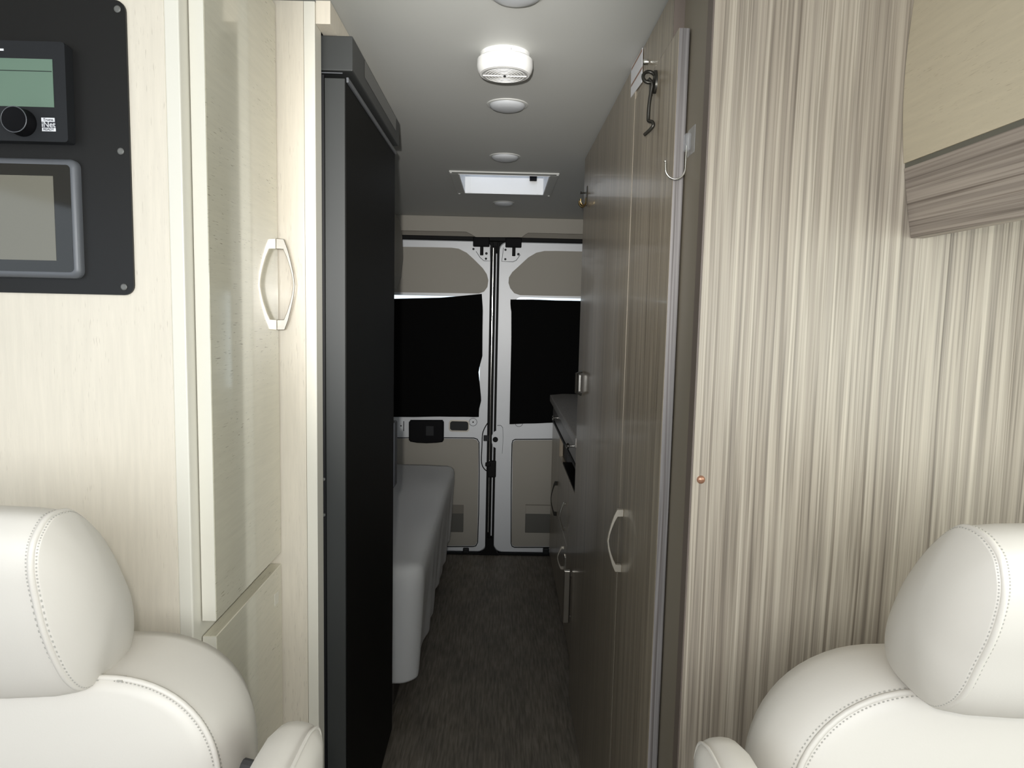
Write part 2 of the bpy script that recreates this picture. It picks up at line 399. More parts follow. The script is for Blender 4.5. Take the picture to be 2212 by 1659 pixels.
# hinged latch hardware at the top centre
for d, a, plate in ((dL, (700, 820, 322, 394), [(704, 394), (825, 394), (828, 497), (778, 495), (748, 468), (720, 425)]), (dR, (940, 1058, 328, 400), [(1080, 405), (925, 398), (912, 500), (995, 503), (1020, 492), (1050, 450)])):
    P = pol(plate, z4, -.004)
    lp_ = obj('latch_plate', prism(P, (0, .005, 0)), 'door_metal', d)
    obj('plate_rim', tube(P[1:] if d is dR else P[1:], .0016, 6), 'device_edge', lp_)
    x0, x1, y0, y1 = a; p = R3(*z4(x0, y0)); q = R3(*z4(x1, y1))
    h = obj('latch_cover', box((p.x, YR-.035, q.z), (q.x, YR+.0, p.z), .004), 'black_plastic', d)
    cx = (p.x+q.x)/2
    obj('latch_hook', box((cx-.006, YR-.018, q.z-.045), (cx+.012, YR-.002, q.z+.005), .003), 'rubber', d)
    for dx, dz, r in ((-.042, -.012, .006), (.028, -.034, .007), (.026 if d is dL else -.042, -.062, .006)):
        b = obj('rivet', lathe((cx+dx, YR-.004, q.z+dz), [(r, 0), (r, -.003), (0, -.003)], 'y', 14), 'device', d)
# meeting seam: rubber seals and the bright edge between the leaves
zs0, zs1 = .01, zt-.004
obj('seam_seal', box((seam-.026, YR-.010, zs0), (seam-.012, YR+.02, zs1), .003), 'rubber', dL)
obj('seam_seal', box((seam-.010, YR-.004, zs0), (seam+.004, YR+.02, zs1-.02), .003), 'rubber', dL)
obj('edge_strip', box((seam-.0125, YR-.002, zs0+.12), (seam-.0095, YR+.02, zs1-.03)), 'chrome', dL)
obj('edge_strip', box((seam+.004, YR-.006, zs0+.10), (seam+.0105, YR+.02, zs1-.06), .002), 'door_metal', dR)
obj('seam_seal', box((seam+.0105, YR-.009, zs0), (seam+.023, YR+.02, zs1), .003), 'rubber', dR)
P = pol([(800, 1185), (835, 1185), (850, 1245), (890, 1312), (880, 1326), (745, 1318), (745, 1308), (785, 1265)], z5, -.014)
obj('seal_foot', prism(P, (0, .02, 0)), 'rubber', dL)
# lock hardware half way up
P = pol([(878, 345), (905, 345), (918, 360), (921, 440), (914, 555), (874, 552), (874, 515), (845, 498), (838, 470), (838, 420), (848, 395), (872, 380)], z5, -.016)
lk = obj('lock_plate', prism(P, (0, .016, 0)), 'door_metal', dR)
obj('plate_rim', tube([p + Vector((0, .012, 0)) for p in P[:5]], .002, 6), 'device_edge', lk)
obj('lock_hole', lathe(R3(*z5(864, 448), -.018), [(.015, .002), (.015, 0), (0, 0)], 'y', 18), 'rubber', lk)
P = [R3(*z5(*p), -.004) for p in ((808, 322), (785, 360), (768, 410), (764, 500), (760, 600), (768, 645), (790, 675), (806, 684))]
obj('lock_recess_rim', tube(smooth_open(P, 3), .003, 6), 'rubber', dL)
p = R3(*z5(776, 416), -.01); q = R3(*z5(818, 460), -.01)
obj('striker', box((p.x, YR-.012, q.z), (q.x, YR+.0, p.z), .003), 'device', dL)
p = R3(*z5(805, 606), -.02); q = R3(*z5(868, 730), -.02)
lb = obj('latch_block', box((p.x, YR-.03, q.z), (q.x, YR+.0, p.z), .006), 'rubber', dL)
p = R3(*z5(790, 612)); q = R3(*z5(830, 640)); obj('latch_lever', box((p.x, YR-.036, q.z), (q.x, YR-.012, p.z), .004), 'rubber', lb)
# pull handle, switch recess, embossed rings on the left leaf
P = pol([(228, 305), (468, 305), (478, 320), (478, 380), (477, 455), (468, 468), (420, 474), (350, 477), (280, 474), (228, 465), (217, 452), (217, 320)], z5, -.03)
ph = obj('pull_handle', prism(P, (0, .03, 0), .006), 'black_plastic', dL)
p = R3(*z5(345, 345), -.03); q = R3(*z5(405, 420), -.03)
obj('grip_recess', box((p.x, YR-.034, q.z), (q.x, YR-.028, p.z), .002), 'device', ph)
p = R3(*z5(518, 300)); q = R3(*z5(670, 390))
sw = obj('switch_rim', plateY(rrect((p.x+q.x)/2, (p.z+q.z)/2, q.x-p.x, p.z-q.z, .018), YR-.006, .008), 'nickel', dL)
p = R3(*z5(527, 309)); q = R3(*z5(662, 380))
obj('switch_recess', plateY(rrect((p.x+q.x)/2, (p.z+q.z)/2, q.x-p.x, p.z-q.z, .014), YR-.0065, .004), 'device', sw)
def ring(c, R, r, d): return obj('embossed_ring', tube([(c.x + R*math.cos(a*math.pi/14), YR-.001, c.z + R*math.sin(a*math.pi/14)) for a in range(28)], r, 6, closed=True), 'device_edge', d)
c = R3(*z5(698, 317)); ring(c, .0215, .0014, dL); obj('rivet', lathe((c.x, YR-.001, c.z), [(.004, .002), (.004, -.002), (0, -.002)], 'y', 10), 'rubber', dL)
c = R3(*z5(1040, 322)); ring(c, .0215, .0014, dR)
p = R3(*z5(178, 310)); obj('rubber_stop', box((p.x, YR-.004, p.z-.055), (p.x+.004, YR, p.z)), 'device', dL)
p = R3(*z5(160, 345)); obj('rivet', lathe((p.x, YR, p.z), [(.004, .002), (.004, -.002), (0, -.002)], 'y', 10), 'device', dL)
# net pockets and bumpers
p = R3(*z5(520, 935)); q = R3(*z5(625, 1135))
pk = obj('net_pocket', box((p.x-.10, YR-.012, q.z), (q.x, YR-.003, p.z), .003), 'net', dL)
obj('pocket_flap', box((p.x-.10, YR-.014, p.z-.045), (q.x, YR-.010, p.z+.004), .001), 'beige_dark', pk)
p = R3(*z5(1090, 930)); q = R3(*z5(1300, 1142))
pk = obj('net_pocket', box((p.x, YR-.012, q.z), (q.x+.06, YR-.003, p.z-.05), .003), 'net', dR)
obj('pocket_flap', box((p.x, YR-.011, p.z-.055), (q.x+.06, YR-.003, p.z), .002), 'beige_panel', pk)
obj('pocket_hem', box((p.x, YR-.013, p.z-.003), (q.x+.06, YR-.009, p.z+.001)), 'beige_dark', pk)
for x, d in ((645, dL), (1240, dR)):
    p = R3(*z5(x-22, 1252)); q = R3(*z5(x+22, 1328))
    obj('bumper', box((p.x, YR-.022, max(.013, q.z)), (q.x, YR+.0, p.z), .005), 'device', d)
# curtains over the windows
def curtain(name, edge_l, edge_r, top, bot, label):
    """cloth from matching edge lists in the door plane; n columns across."""
    n, m = 26, 30; f = newbm(); b = []
    grid = []
    for j in range(m+1):
        t = j/m; row = []
        for i in range(n+1):
            s = i/n
            T = top(s); B = bot(s); z = T.z + (B.z-T.z)*t; x = T.x + (B.x-T.x)*t
            x += (edge_r(t)*s if s > .5 else 0)*max(0, (s-.5)*2) + edge_l(t)*max(0, (.5-s)*2)
            y = YR - .018 - .004*math.sin(s*9+t*2) - .003*math.sin(s*21-t*5)
            row.append((x, y, z))
        grid.append(row)
    bm = newbm()
    fr = [[bm.verts.new(p) for p in r] for r in grid]; bk = [[bm.verts.new((p[0], p[1]+.0025, p[2])) for p in r] for r in grid]
    for j in range(m):
        for i in range(n):
            bm.faces.new((fr[j][i], fr[j+1][i], fr[j+1][i+1], fr[j][i+1])); bm.faces.new((bk[j][i], bk[j][i+1], bk[j+1][i+1], bk[j+1][i]))
    for j in range(m):
        for i in (0, n): bm.faces.new((fr[j][i], bk[j][i], bk[j+1][i], fr[j+1][i]))
    for i in range(n):
        for j in (0, m): bm.faces.new((fr[j][i], fr[j][i+1], bk[j][i+1], bk[j][i]))
    bmesh.ops.recalc_face_normals(bm, faces=bm.faces)
    return tag(obj(name, bm, 'curtain', smooth=True), label, 'curtain', 'blackout curtains on the rear doors')
def interp(tab, s):
    for (a, u), (b, v) in zip(tab, tab[1:]):
        if s <= b: return u + (v-u)*(s-a)/(b-a)
    return tab[-1][1]
def lerp3(P, s):
    k = min(int(s*(len(P)-1)), len(P)-2); t = s*(len(P)-1)-k; return P[k].lerp(P[k+1], t)
tl = [R3(775, 646), R3(830, 646), R3(870, 645), R3(910, 644), R3(955, 643), R3(1000, 639), R3(1041, 635)]
bl = [R3(775, 901), R3(850, 900), R3(900, 900), R3(950, 899), R3(1000, 899), R3(1020, 900), R3(1034.5, 900)]
PXm = 3.8/1500
curtain('blackout_curtain', lambda t: 0, lambda t: PXm*interp([(0, 0), (.12, 3), (.3, 3.5), (.5, 4.5), (.57, 0), (.63, -3), (.72, 0), (.86, 4.5), (.94, 0), (1, 0)], t), lambda s: lerp3(tl, s), lambda s: lerp3(bl, s), 'black cloth curtain covering the left rear door window')
tr = [R3(1102.5, 647), R3(1150, 647), R3(1200, 649), R3(1253, 650), R3(1330, 652)]
br = [R3(1100.5, 915), R3(1150, 914), R3(1200, 912), R3(1253, 911), R3(1330, 910)]
curtain('blackout_curtain', lambda t: PXm*interp([(0, 0), (.06, 0), (.08, 2), (.3, 2.5), (.7, 1), (1, 0)], t), lambda t: 0, lambda s: lerp3(tr, s), lambda s: lerp3(br, s), 'black cloth curtain covering the right rear door window')

# ================================================================== LEFT SIDE: tall cabinet with glossy doors
YB = .915; XD = -.392; YP = 1.230; YD = .940
cab = thing('tall_cabinet', 'tall cream laminate cabinet with two glossy doors left of the aisle', 'cabinet', (-.65, 1.07, 0))
bx0 = -.412
obj('end_panel', box((-XW+.005, YB, .002), (bx0-.0195, YB+.016, ZC-.004)), 'cream_v', cab)
obj('edge_band', box((bx0-.020, YB, .002), (bx0-.001, YP+.02, ZC-.004), .002), 'cream_edge', cab)
def bow_handle(name, plane, nsgn, yc, zc, hh, out, mat, parent, wd=.010):
    """flat bowed pull standing off an aisle-facing plane."""
    half_o = [(0, 1), (.42, .99), (.62, .78), (.80, .50), (.93, .25), (1, 0)]
    half_i = [(0, .77), (.37, .765), (.55, .60), (.72, .38), (.83, .18), (.885, 0)]
    so = half_o + [(a, -b) for a, b in half_o[-2::-1]]; si = half_i + [(a, -b) for a, b in half_i[-2::-1]]
    bm = newbm(); g = []
    for y in (yc-wd/2, yc+wd/2):
        g.append(([bm.verts.new((plane + nsgn*a*out, y, zc+b*hh)) for a, b in so], [bm.verts.new((plane + nsgn*a*out, y, zc+b*hh)) for a, b in si]))
    (o0, i0), (o1, i1) = g; n = len(so)
    for k in range(n-1):
        bm.faces.new((o0[k], o0[k+1], i0[k+1], i0[k])); bm.faces.new((o1[k], i1[k], i1[k+1], o1[k+1]))
        bm.faces.new((o0[k], o1[k], o1[k+1], o0[k+1])); bm.faces.new((i0[k], i0[k+1], i1[k+1], i1[k]))
    for k in (0, n-1): bm.faces.new((o0[k], i0[k], i1[k], o1[k]))
    bmesh.ops.recalc_face_normals(bm, faces=bm.faces)
    es = [e for e in bm.edges if abs(e.calc_face_angle(0)) > .9]
    bmesh.ops.bevel(bm, geom=es, offset=.0008, segments=1, affect='EDGES')
    return obj(name, bm, mat, parent)
ZG = .884
ud = obj('upper_door', box((XD-.0195, YD, ZG+.022), (XD, YP-.004, ZC-.012), .0012), 'cream_y', cab)
ld = obj('lower_door', box((XD-.0195, YD, .10), (XD, YP-.004, ZG), .0012), 'cream_y', cab)
obj('door_edge_band', box((XD-.019, YD-.0008, ZG+.0225), (XD-.0005, YD+.0008, ZC-.013)), 'cream_edge', ud)
obj('door_edge_band', box((XD-.019, YD-.0008, .101), (XD-.0005, YD+.0008, ZG-.0005)), 'cream_edge', ld)
pT = atX(597, 515, XD); pB = atX(601, 713, XD)
hy = (pT.y+pB.y)/2
bow_handle('handle', XD, 1, hy, (pT.z+pB.z)/2, (pT.z-pB.z)/2, .032, 'nickel', ud)
p = atX(597, 1292, XD)
obj('sticker', box((XD+.0001, p.y-.010, p.z-.011), (XD+.0008, p.y+.010, p.z+.011)), 'cream_edge', ld)
obj('plinth', box((XD-.06, YD+.004, .002), (XD-.035, YP, .10)), 'dark_edge', cab)
# pilaster between cabinet and refrigerator
XP = atY(684, 700, YP).x
obj('pilaster', box((-.60, YP, .002), (XP-.0195, YP+.018, ZC-.004)), 'cream_gloss', cab)
obj('pilaster_edge', box((XP-.019, YP-.001, .002), (XP, YP+.040, ZC-.004), .001), 'cream_edge', cab)

# ================================================================== refrigerator
XF = -.284; FY0, FY1 = 1.283, 1.845
XH = -.274                              # header stands a little prouder than the door
fz1 = 1.824; fzd = atX(761, 152, XH).z; fz0 = .17
fr = thing('refrigerator', 'tall black refrigerator built in beside the aisle', 'refrigerator', (-.6, (FY0+FY1)/2, 0))
obj('body', box((-.93, FY0+.003, fz0), (XF-.050, FY1-.003, fz1-.004)), 'black_frame', fr)
hd = obj('header', box((XF-.060, FY0-.004, fzd), (XH, FY1-.016, fz1), .002), 'black_frame', fr)
gy0, gy1 = atX(785, 165, XF).y, atX(845, 250, XF).y
gy0, gy1 = FY0+.10, FY1-.07
obj('header_vent', box((XH-.001, gy0, (fzd+fz1)/2-.006), (XH+.0006, gy1, fz1-.004)), M['screen_glass'], hd)
dr = obj('door', box((XF-.042, FY0, fz0+.012), (XF-.002, FY1, fzd-.010), .003), 'black_door', fr)
obj('door_side_trim', box((XF-.0405, FY0-.0015, fz0+.02), (XF-.0045, FY0+.002, fzd-.012), .001), 'black_frame', dr)
obj('top_trim', box((XF-.003, FY0+.002, fzd-.018), (XF+.0015, FY1-.002, fzd-.009), .001), 'device_edge', dr)
obj('gasket', box((XF-.050, FY0+.001, fz0+.01), (XF-.042, FY1-.002, fzd-.006)), 'gasket', fr)
p = atY(703, 150, FY0); zq = atY(703, 208, FY0).z
hg = obj('hinge', tube([(XF-.008, FY0-.003, fzd-.004), (XF-.046, FY0-.003, fzd-.004), (XF-.0485, FY0-.003, fzd-.008), (XF-.0485, FY0-.003, zq)], .0011, 6), 'device_edge', fr)
for y in (1035, 1112):
    p = atY(703, y, FY0); obj('screw', lathe((XF-.045, FY0+.002, p.z), [(.003, 0), (.003, -.0045), (0, -.005)], 'y', 10), 'screw_grey', fr)
tk = obj('toe_kick', box((-.90, FY0+.004, .002), (-.318, FY1-.004, fz0)), 'bed_base', fr)
# cream boxing above the refrigerator
tag(obj('filler_panel', box((XP+.0005, YP+.004, fz1+.001), (-.302, FY1-.02, ZC-.001)), 'cream_v'), 'cream filler panel between refrigerator top and ceiling', 'panel')
# ledge just behind the refrigerator
p = atX(862, 905, XF); q = atX(862, 1040, XF)
tag(obj('side_ledge', box((-.93, FY1+.012, q.z), (XF-.001, FY1+.06, p.z), .004), 'ledge'), 'narrow grey panel edge showing behind the black refrigerator', 'panel')

# ================================================================== RIGHT SIDE: wardrobe and washroom box
XA = .2593; XS = .2775; YBR = .985; DY0 = 1.10; SY = 1.455; WY1 = 2.335; DZ1 = 1.782
wr = thing('wardrobe', 'tall wood grain wardrobe with side board right of the aisle', 'wardrobe', (.6, 1.3, 0))
obj('front_panel', box((XS+.002, YBR, .002), (XW-.004, YBR+.016, ZC-.004), .0008), 'wood_v', wr)
obj('front_panel_edge', box((XS, YBR+.001, .002), (XS+.006, YBR+.028, ZC-.004), .001), 'dark_edge', wr)
obj('side_board', box((XS+.001, YBR+.028, .002), (XS+.018, SY, ZC-.004)), 'wood_plain', wr)
obj('fascia', box((XA+.002, DY0+.05, DZ1+.003), (XS+.001, SY-.002, ZC-.003)), 'wood_aisle', wr)
obj('fascia_shade_cap', box((XA+.002, DY0+.047, DZ1+.003), (XS+.001, DY0+.05, ZC-.003)), 'dark_edge', wr)  # dark cap added to shade the brightly lit end of the fascia
sd = obj('door', box((XA, DY0+.001, .035), (XS-.0015, SY-.0015, DZ1), .001), 'wood_aisle', wr)
obj('door_edge_band', box((XA+.0006, DY0-.0004, .036), (XS-.002, DY0+.002, DZ1-.001)), 'door_edge', sd)
pT = atX(1345, 1097, XA); pB = atX(1343, 1238, XA)
bow_handle('handle', XA, -1, (pT.y+pB.y)/2, (pT.z+pB.z)/2, (pT.z-pB.z)/2, .032, 'nickel_light', sd)
obj('plinth', box((XS+.018, DY0, .002), (XS+.03, SY, .035)), 'dark_edge', wr)
p = atY(1514, 1036, YBR)
obj('screw_cap', lathe((p.x, YBR, p.z), [(.006, .002), (.006, -.001), (.0045, -.003), (0, -.0038)], 'y', 20), 'copper', wr, smooth=True)
# washroom with its own door further back
wb = thing('washroom_cubicle', 'wood grain washroom cubicle with tall door behind the wardrobe', 'cubicle', (.6, 1.9, 0))
bd = obj('door', box((XA, SY+.0015, .012), (XA+.022, WY1, ZC-.006), .001), 'wood_aisle', wb)
obj('edge_trim', box((XA-.0006, SY-.0004, .036), (XA+.004, SY+.0004, ZC-.03)), 'wood_plain', bd)
obj('end_wall', box((XA+.022, WY1-.02, .002), (XW-.004, WY1-.001, ZC-.004)), 'wood_aisle', wb)
obj('end_wall_front', box((XS+.02, SY+.005, .002), (XW-.004, SY+.02, ZC-.004)), 'wood_plain', wb)
pT = atX(1259, 803, XA); pB = atX(1257, 852, XA)
lv = obj('latch_handle', tube([(XA-.002, pT.y, pT.z), (XA-.020, pT.y, pT.z-.006), (XA-.020, pT.y, pB.z+.006), (XA-.002, pT.y, pB.z)], .0045, 8), 'bronze', bd)
obj('latch_face', box((XA-.013, pT.y-.008, pB.z+.010), (XA-.006, pT.y-.002, pT.z-.010), .001), 'chrome', lv)

# hooks and labels on the wood doors
def at(px, py, X=XA): return atX(px, py, X)
k = thing('hook_latch', 'black bronze hook and eye latch hanging on the wardrobe door', 'latch', at(1412, 200))
a = at(1424, 143); b = at(1412, 195); yc = (a.y+b.y)/2
obj('back_plate', plateY(rrect(0, 0, .01, .01, .002), 0, .01), 'bronze', k)
bpy.data.objects.remove([c for c in k.children][0])
zt_, zb_ = a.z, b.z-.012
obj('back_plate', loft([[(x, yc + w*math.cos(t*math.pi/8), zt_ + (zb_-zt_)*(.5-.5*math.sin(t*math.pi/8))) for t in range(16)] for x, w in ((XA-.0002, .013), (XA-.0035, .012), (XA-.005, .007))]), 'bronze', k, smooth=True)
ez = a.z - .012
obj('eye', tube([(XA-.013 + .0105*math.cos(t*math.pi/9), yc + .004*math.sin(t*math.pi/9), ez + .0105*math.sin(t*math.pi/9)) for t in range(18)], .0032, 8, closed=True), 'bronze', k, smooth=True)
hk = [(XA-dx, yc+dy, ez-dz*.86) for dx, dy, dz in ((.014, -.002, .004), (.008, -.004, .014), (.009, -.002, .03), (.011, 0, .055), (.011, .002, .080), (.010, 0, .086), (.005, -.006, .090), (.004, -.008, .097), (.008, -.004, .104), (.016, .006, .112))]
obj('hook_rod', tube(smooth_open(hk, 4), .0032, 8), 'bronze', k, smooth=True)
obj('striker_lug', box((XA-.010, yc+.006, ez-.030), (XA-.004, yc+.012, ez-.004), .001), 'bronze', k)
c = at(1400, 134); tag(obj('door_peg', lathe((XA, c.y, c.z), [(.0055, 0), (.0055, -.008), (.0045, -.009), (0, -.009)], 'x', 18), 'chrome', smooth=True), 'short chrome peg on the wardrobe door above the black latch', 'peg')
# adhesive hook with chrome wire on the side board
k = thing('adhesive_hook', 'clear adhesive wall hook with bent chrome wire on side board', 'hook', atX(1492, 300, XS))
c = atX(1494, 300, XS+.001)
obj('clear_pad', plateX_ := box((XS-.0006, c.y-.022, c.z-.024), (XS+.0008, c.y+.016, c.z+.016), .0005), 'clear', k)
obj('clear_mount', box((XS-.010, c.y-.006, c.z-.018), (XS-.0006, c.y+.010, c.z+.008), .003), 'clear', k)
y0 = c.y
w = [(XS-.006, y0, c.z-.010), (XS-.0065, y0, c.z-.03), (XS-.0065, y0, c.z-.044)]
R_ = .0150
for t in range(0, 181, 15): w.append((XS-.0065-R_+R_*math.cos(math.radians(t)), y0, c.z-.044-R_*1.05*math.sin(math.radians(t))))
w.append((XS-.0065-2*R_-.0006, y0, c.z-.034))
obj('wire', tube(w, .00135, 8), 'chrome', k, smooth=True)
obj('wire_tip', lathe(w[-1], [(0, -.002), (.002, -.0012), (.0024, 0), (.002, .0014), (0, .0022)], 'z', 12), 'chrome', k, smooth=True)
# brass double hook near the far edge
k = thing('coat_hook', 'small brass double coat hook near the far edge of the washroom door', 'hook', at(1268, 430))
c = at(1268, 425)
obj('back_plate', box((XA-.003, c.y-.012, c.z-.028), (XA-.0002, c.y+.012, c.z+.032), .001), 'bronze', k)
obj('upper_prong', tube([(XA-.002, c.y, c.z+.012), (XA-.016, c.y, c.z+.011), (XA-.022, c.y, c.z+.012)], [.003, .003, .0048], 8), 'bronze', k, smooth=True)
for dy in (-.016, .016):
    obj('lower_prong', tube(smooth_open([(XA-.002, c.y+dy*.2, c.z-.004), (XA-.005, c.y+dy*.7, c.z-.024), (XA-.013, c.y+dy, c.z-.030), (XA-.021, c.y+dy*1.2, c.z-.022), (XA-.022, c.y+dy*1.25, c.z-.010)], 4), .0032, 8), 'brass', k, smooth=True)
# warning label over the door joint, near the ceiling
p = at(1365, 160); q = at(1388.5, 200)
lb_ = tag(obj('warning_label', prism([at(1388.5, 103) , at(1364, 146), at(1363, 211), at(1387, 178)], (-.0006, 0, 0)), 'white_print'), 'white printed label with red line on the wood by ceiling', 'label')
for (a1, a2, th) in (((1388, 108), (1365, 150), .0022), ((1388, 146), (1364, 186), .0022)):
    s, e = at(*a1), at(*a2)
    obj('printed_line', prism([s+Vector((-.0007, 0, -th)), e+Vector((-.0007, 0, -th)), e+Vector((-.0007, 0, th)), s+Vector((-.0007, 0, th))], (-.0003, 0, 0)), M['copper'], lb_)

# ================================================================== overhead locker above the driver
k = thing('overhead_locker', 'curved overhead locker with cream door over the right seat', 'locker', (.75, .6, 1.46))
def lz(x, y): return (1880 + x/3.072, y/3.072)
pr = [atY(*lz(x, y), YBR-.001) for x, y in ((345, -330), (318, -170), (290, 0), (255, 250), (235, 430), (220, 650), (215, 820), (218, 980), (222, 1085))]
prL = [atY(*lz(x, y), YBR-.001) for x, y in ((224, 1120), (235, 1250), (250, 1420), (270, 1580))]
YL = .22
def slab(P, th, y0=YL):
    P = smooth_open(P, 3)
    B = [p + Vector((th, 0, 0)) for p in P][::-1]
    return prism([Vector((p.x, y0, p.z)) for p in P+B], (0, YBR-.001-y0, 0))
obj('door', slab(pr, .018), 'locker_door', k)
obj('valance', slab(prL, .018), 'wood_y', k)
g0, g1 = pr[-1], prL[0]
obj('grip_channel', box((g0.x+.002, YL, g1.z-.002), (g0.x+.03, YBR-.001, g0.z+.002)), 'channel', k)
obj('underside', prism([Vector((prL[0].x+.020, YBR-.001, prL[0].z-.012)), Vector((XW-.01, YBR-.001, prL[0].z-.012)), Vector((XW-.01, YBR-.001, prL[0].z)), Vector((prL[0].x+.020, YBR-.001, prL[0].z))], (0, -(YBR-.001-YL), 0)), 'wood_y', k)

# ================================================================== control panel on the cream wall
cp = thing('control_panel', 'black control panel plate screwed to the cream end panel', 'panel', (-.6, YB, 1.35))
q = atY(290, 638, YB); tr_ = atY(276, 3, YB)
x1 = (q.x+tr_.x)/2; z0_, z1_ = q.z, tr_.z
PW, PH = .34, z1_-z0_
YPN = YB-.0035
obj('plate', plateY(rrect(x1-PW/2, (z0_+z1_)/2, PW, PH, .013), YPN, .0035), 'panel_black', cp)
for y in (20, 327, 620):
    p = atY(254 + (y-20)*.0235, y, YPN)
    for dx in (0,): obj('screw', lathe((p.x, YPN, p.z), [(.0042, .001), (.0042, -.001), (.003, -.0018), (0, -.0018)], 'y', 18), 'screw_grey', cp)
# climate unit
cl = thing('climate_display', 'charcoal climate controller with green grey screen and round knob', 'controller', (-.6, YPN, 1.54))
a = atY(142, 92, YPN-.014); b = atY(148, 308, YPN-.014); xr = (a.x+b.x)/2
uw = .15
obj('housing', plateY(rrect(xr-uw/2, (a.z+b.z)/2, uw, a.z-b.z, .004, 4), YPN-.016, .016), 'device', cl)
s0 = atY(-40, 124, YPN-.0165); s1 = atY(117, 232, YPN-.0165)
obj('screen', box((s0.x, YPN-.0168, s1.z), (s1.x, YPN-.0158, s0.z)), 'lcd', cl)
p = atY(60, 153, YPN-.017); obj('screen_line', box((s0.x, YPN-.0172, p.z-.0005), (s1.x-.001, YPN-.0166, p.z+.0004)), 'lcd_line', cl)
c = atY(36, 260, YPN-.028)
kb = obj('knob', lathe((c.x, YPN-.016, c.z), [(.0165, 0), (.0165, -.004), (.0155, -.006), (.0155, -.016), (.0145, -.018), (.010, -.0175), (0, -.017)], 'y', 32), 'black_plastic', cl, smooth=True)
obj('knob_rim', tube([(c.x+.0152*math.cos(t*math.pi/16), YPN-.0332, c.z+.0152*math.sin(t*math.pi/16)) for t in range(32)], .0006, 6, closed=True), 'device_edge', kb)
s0 = atY(89, 254, YPN-.017); s1 = atY(120.5, 284, YPN-.017); zm0 = s0.z-(s0.z-s1.z)*.29; zm1 = s0.z-(s0.z-s1.z)*.74
st = obj('sticker', box((s0.x, YPN-.0166, s1.z), (s1.x, YPN-.0158, s0.z)), 'print_dark', cl)
obj('sticker_band', box((s0.x, YPN-.0170, zm0), (s1.x-.001, YPN-.0164, s0.z)), 'white_print', st)
obj('sticker_band', box((s0.x+.0004, YPN-.0170, s1.z), (s1.x, YPN-.0164, zm1)), 'white_print', st)
xm = (s0.x+s1.x)/2
text_mesh('lettering', 'Truma', .0046, Vector((xm, YPN-.0171, (s0.z+zm0)/2)), 'print_dark', st)
text_mesh('lettering', 'iNet', .0095, Vector((xm, YPN-.0170, (zm0+zm1)/2)), 'white_print', st)
text_mesh('lettering', 'READY', .0042, Vector((xm, YPN-.0171, (s1.z+zm1)/2)), 'print_dark', st)
p = atY(3, 107, YPN-.017); obj('logo_bar', box((p.x-.010, YPN-.0166, p.z-.0012), (p.x+.0022, YPN-.0158, p.z+.0013)), 'white_print', cl)
# touch tablet below
tb = thing('touch_screen', 'glossy touch screen tablet with rounded bezel below the climate controller', 'tablet', (-.6, YPN, 1.38))
a = atY(160, 343, YPN-.010); b = atY(178, 602, YPN-.010); xr = (a.x+b.x)/2; zc_ = (a.z+b.z)/2; hh_ = a.z-b.z; tw = .235
bmz = newbm(); rr_ = []
for ins, y in ((0, YPN), (0, YPN-.006), (.002, YPN-.009), (.006, YPN-.011), (.0075, YPN-.0105)):
    rr_.append([(x, y, z) for x, z in rrect(xr-tw/2, zc_, tw-2*ins, hh_-2*ins, .010-ins*.5)])
bmz.free()
obj('bezel', loft(rr_), 'device_edge', tb, smooth=True)
obj('glass', plateY(rrect(xr-tw/2, zc_, tw-.0155, hh_-.0155, .005), YPN-.0109, .0014), 'screen_glass', tb)
a = atY(-60, 376, YPN-.011); b = atY(122, 563, YPN-.011)
obj('display', box((a.x, YPN-.0112, b.z), (b.x, YPN-.0104, a.z)), 'display', tb)

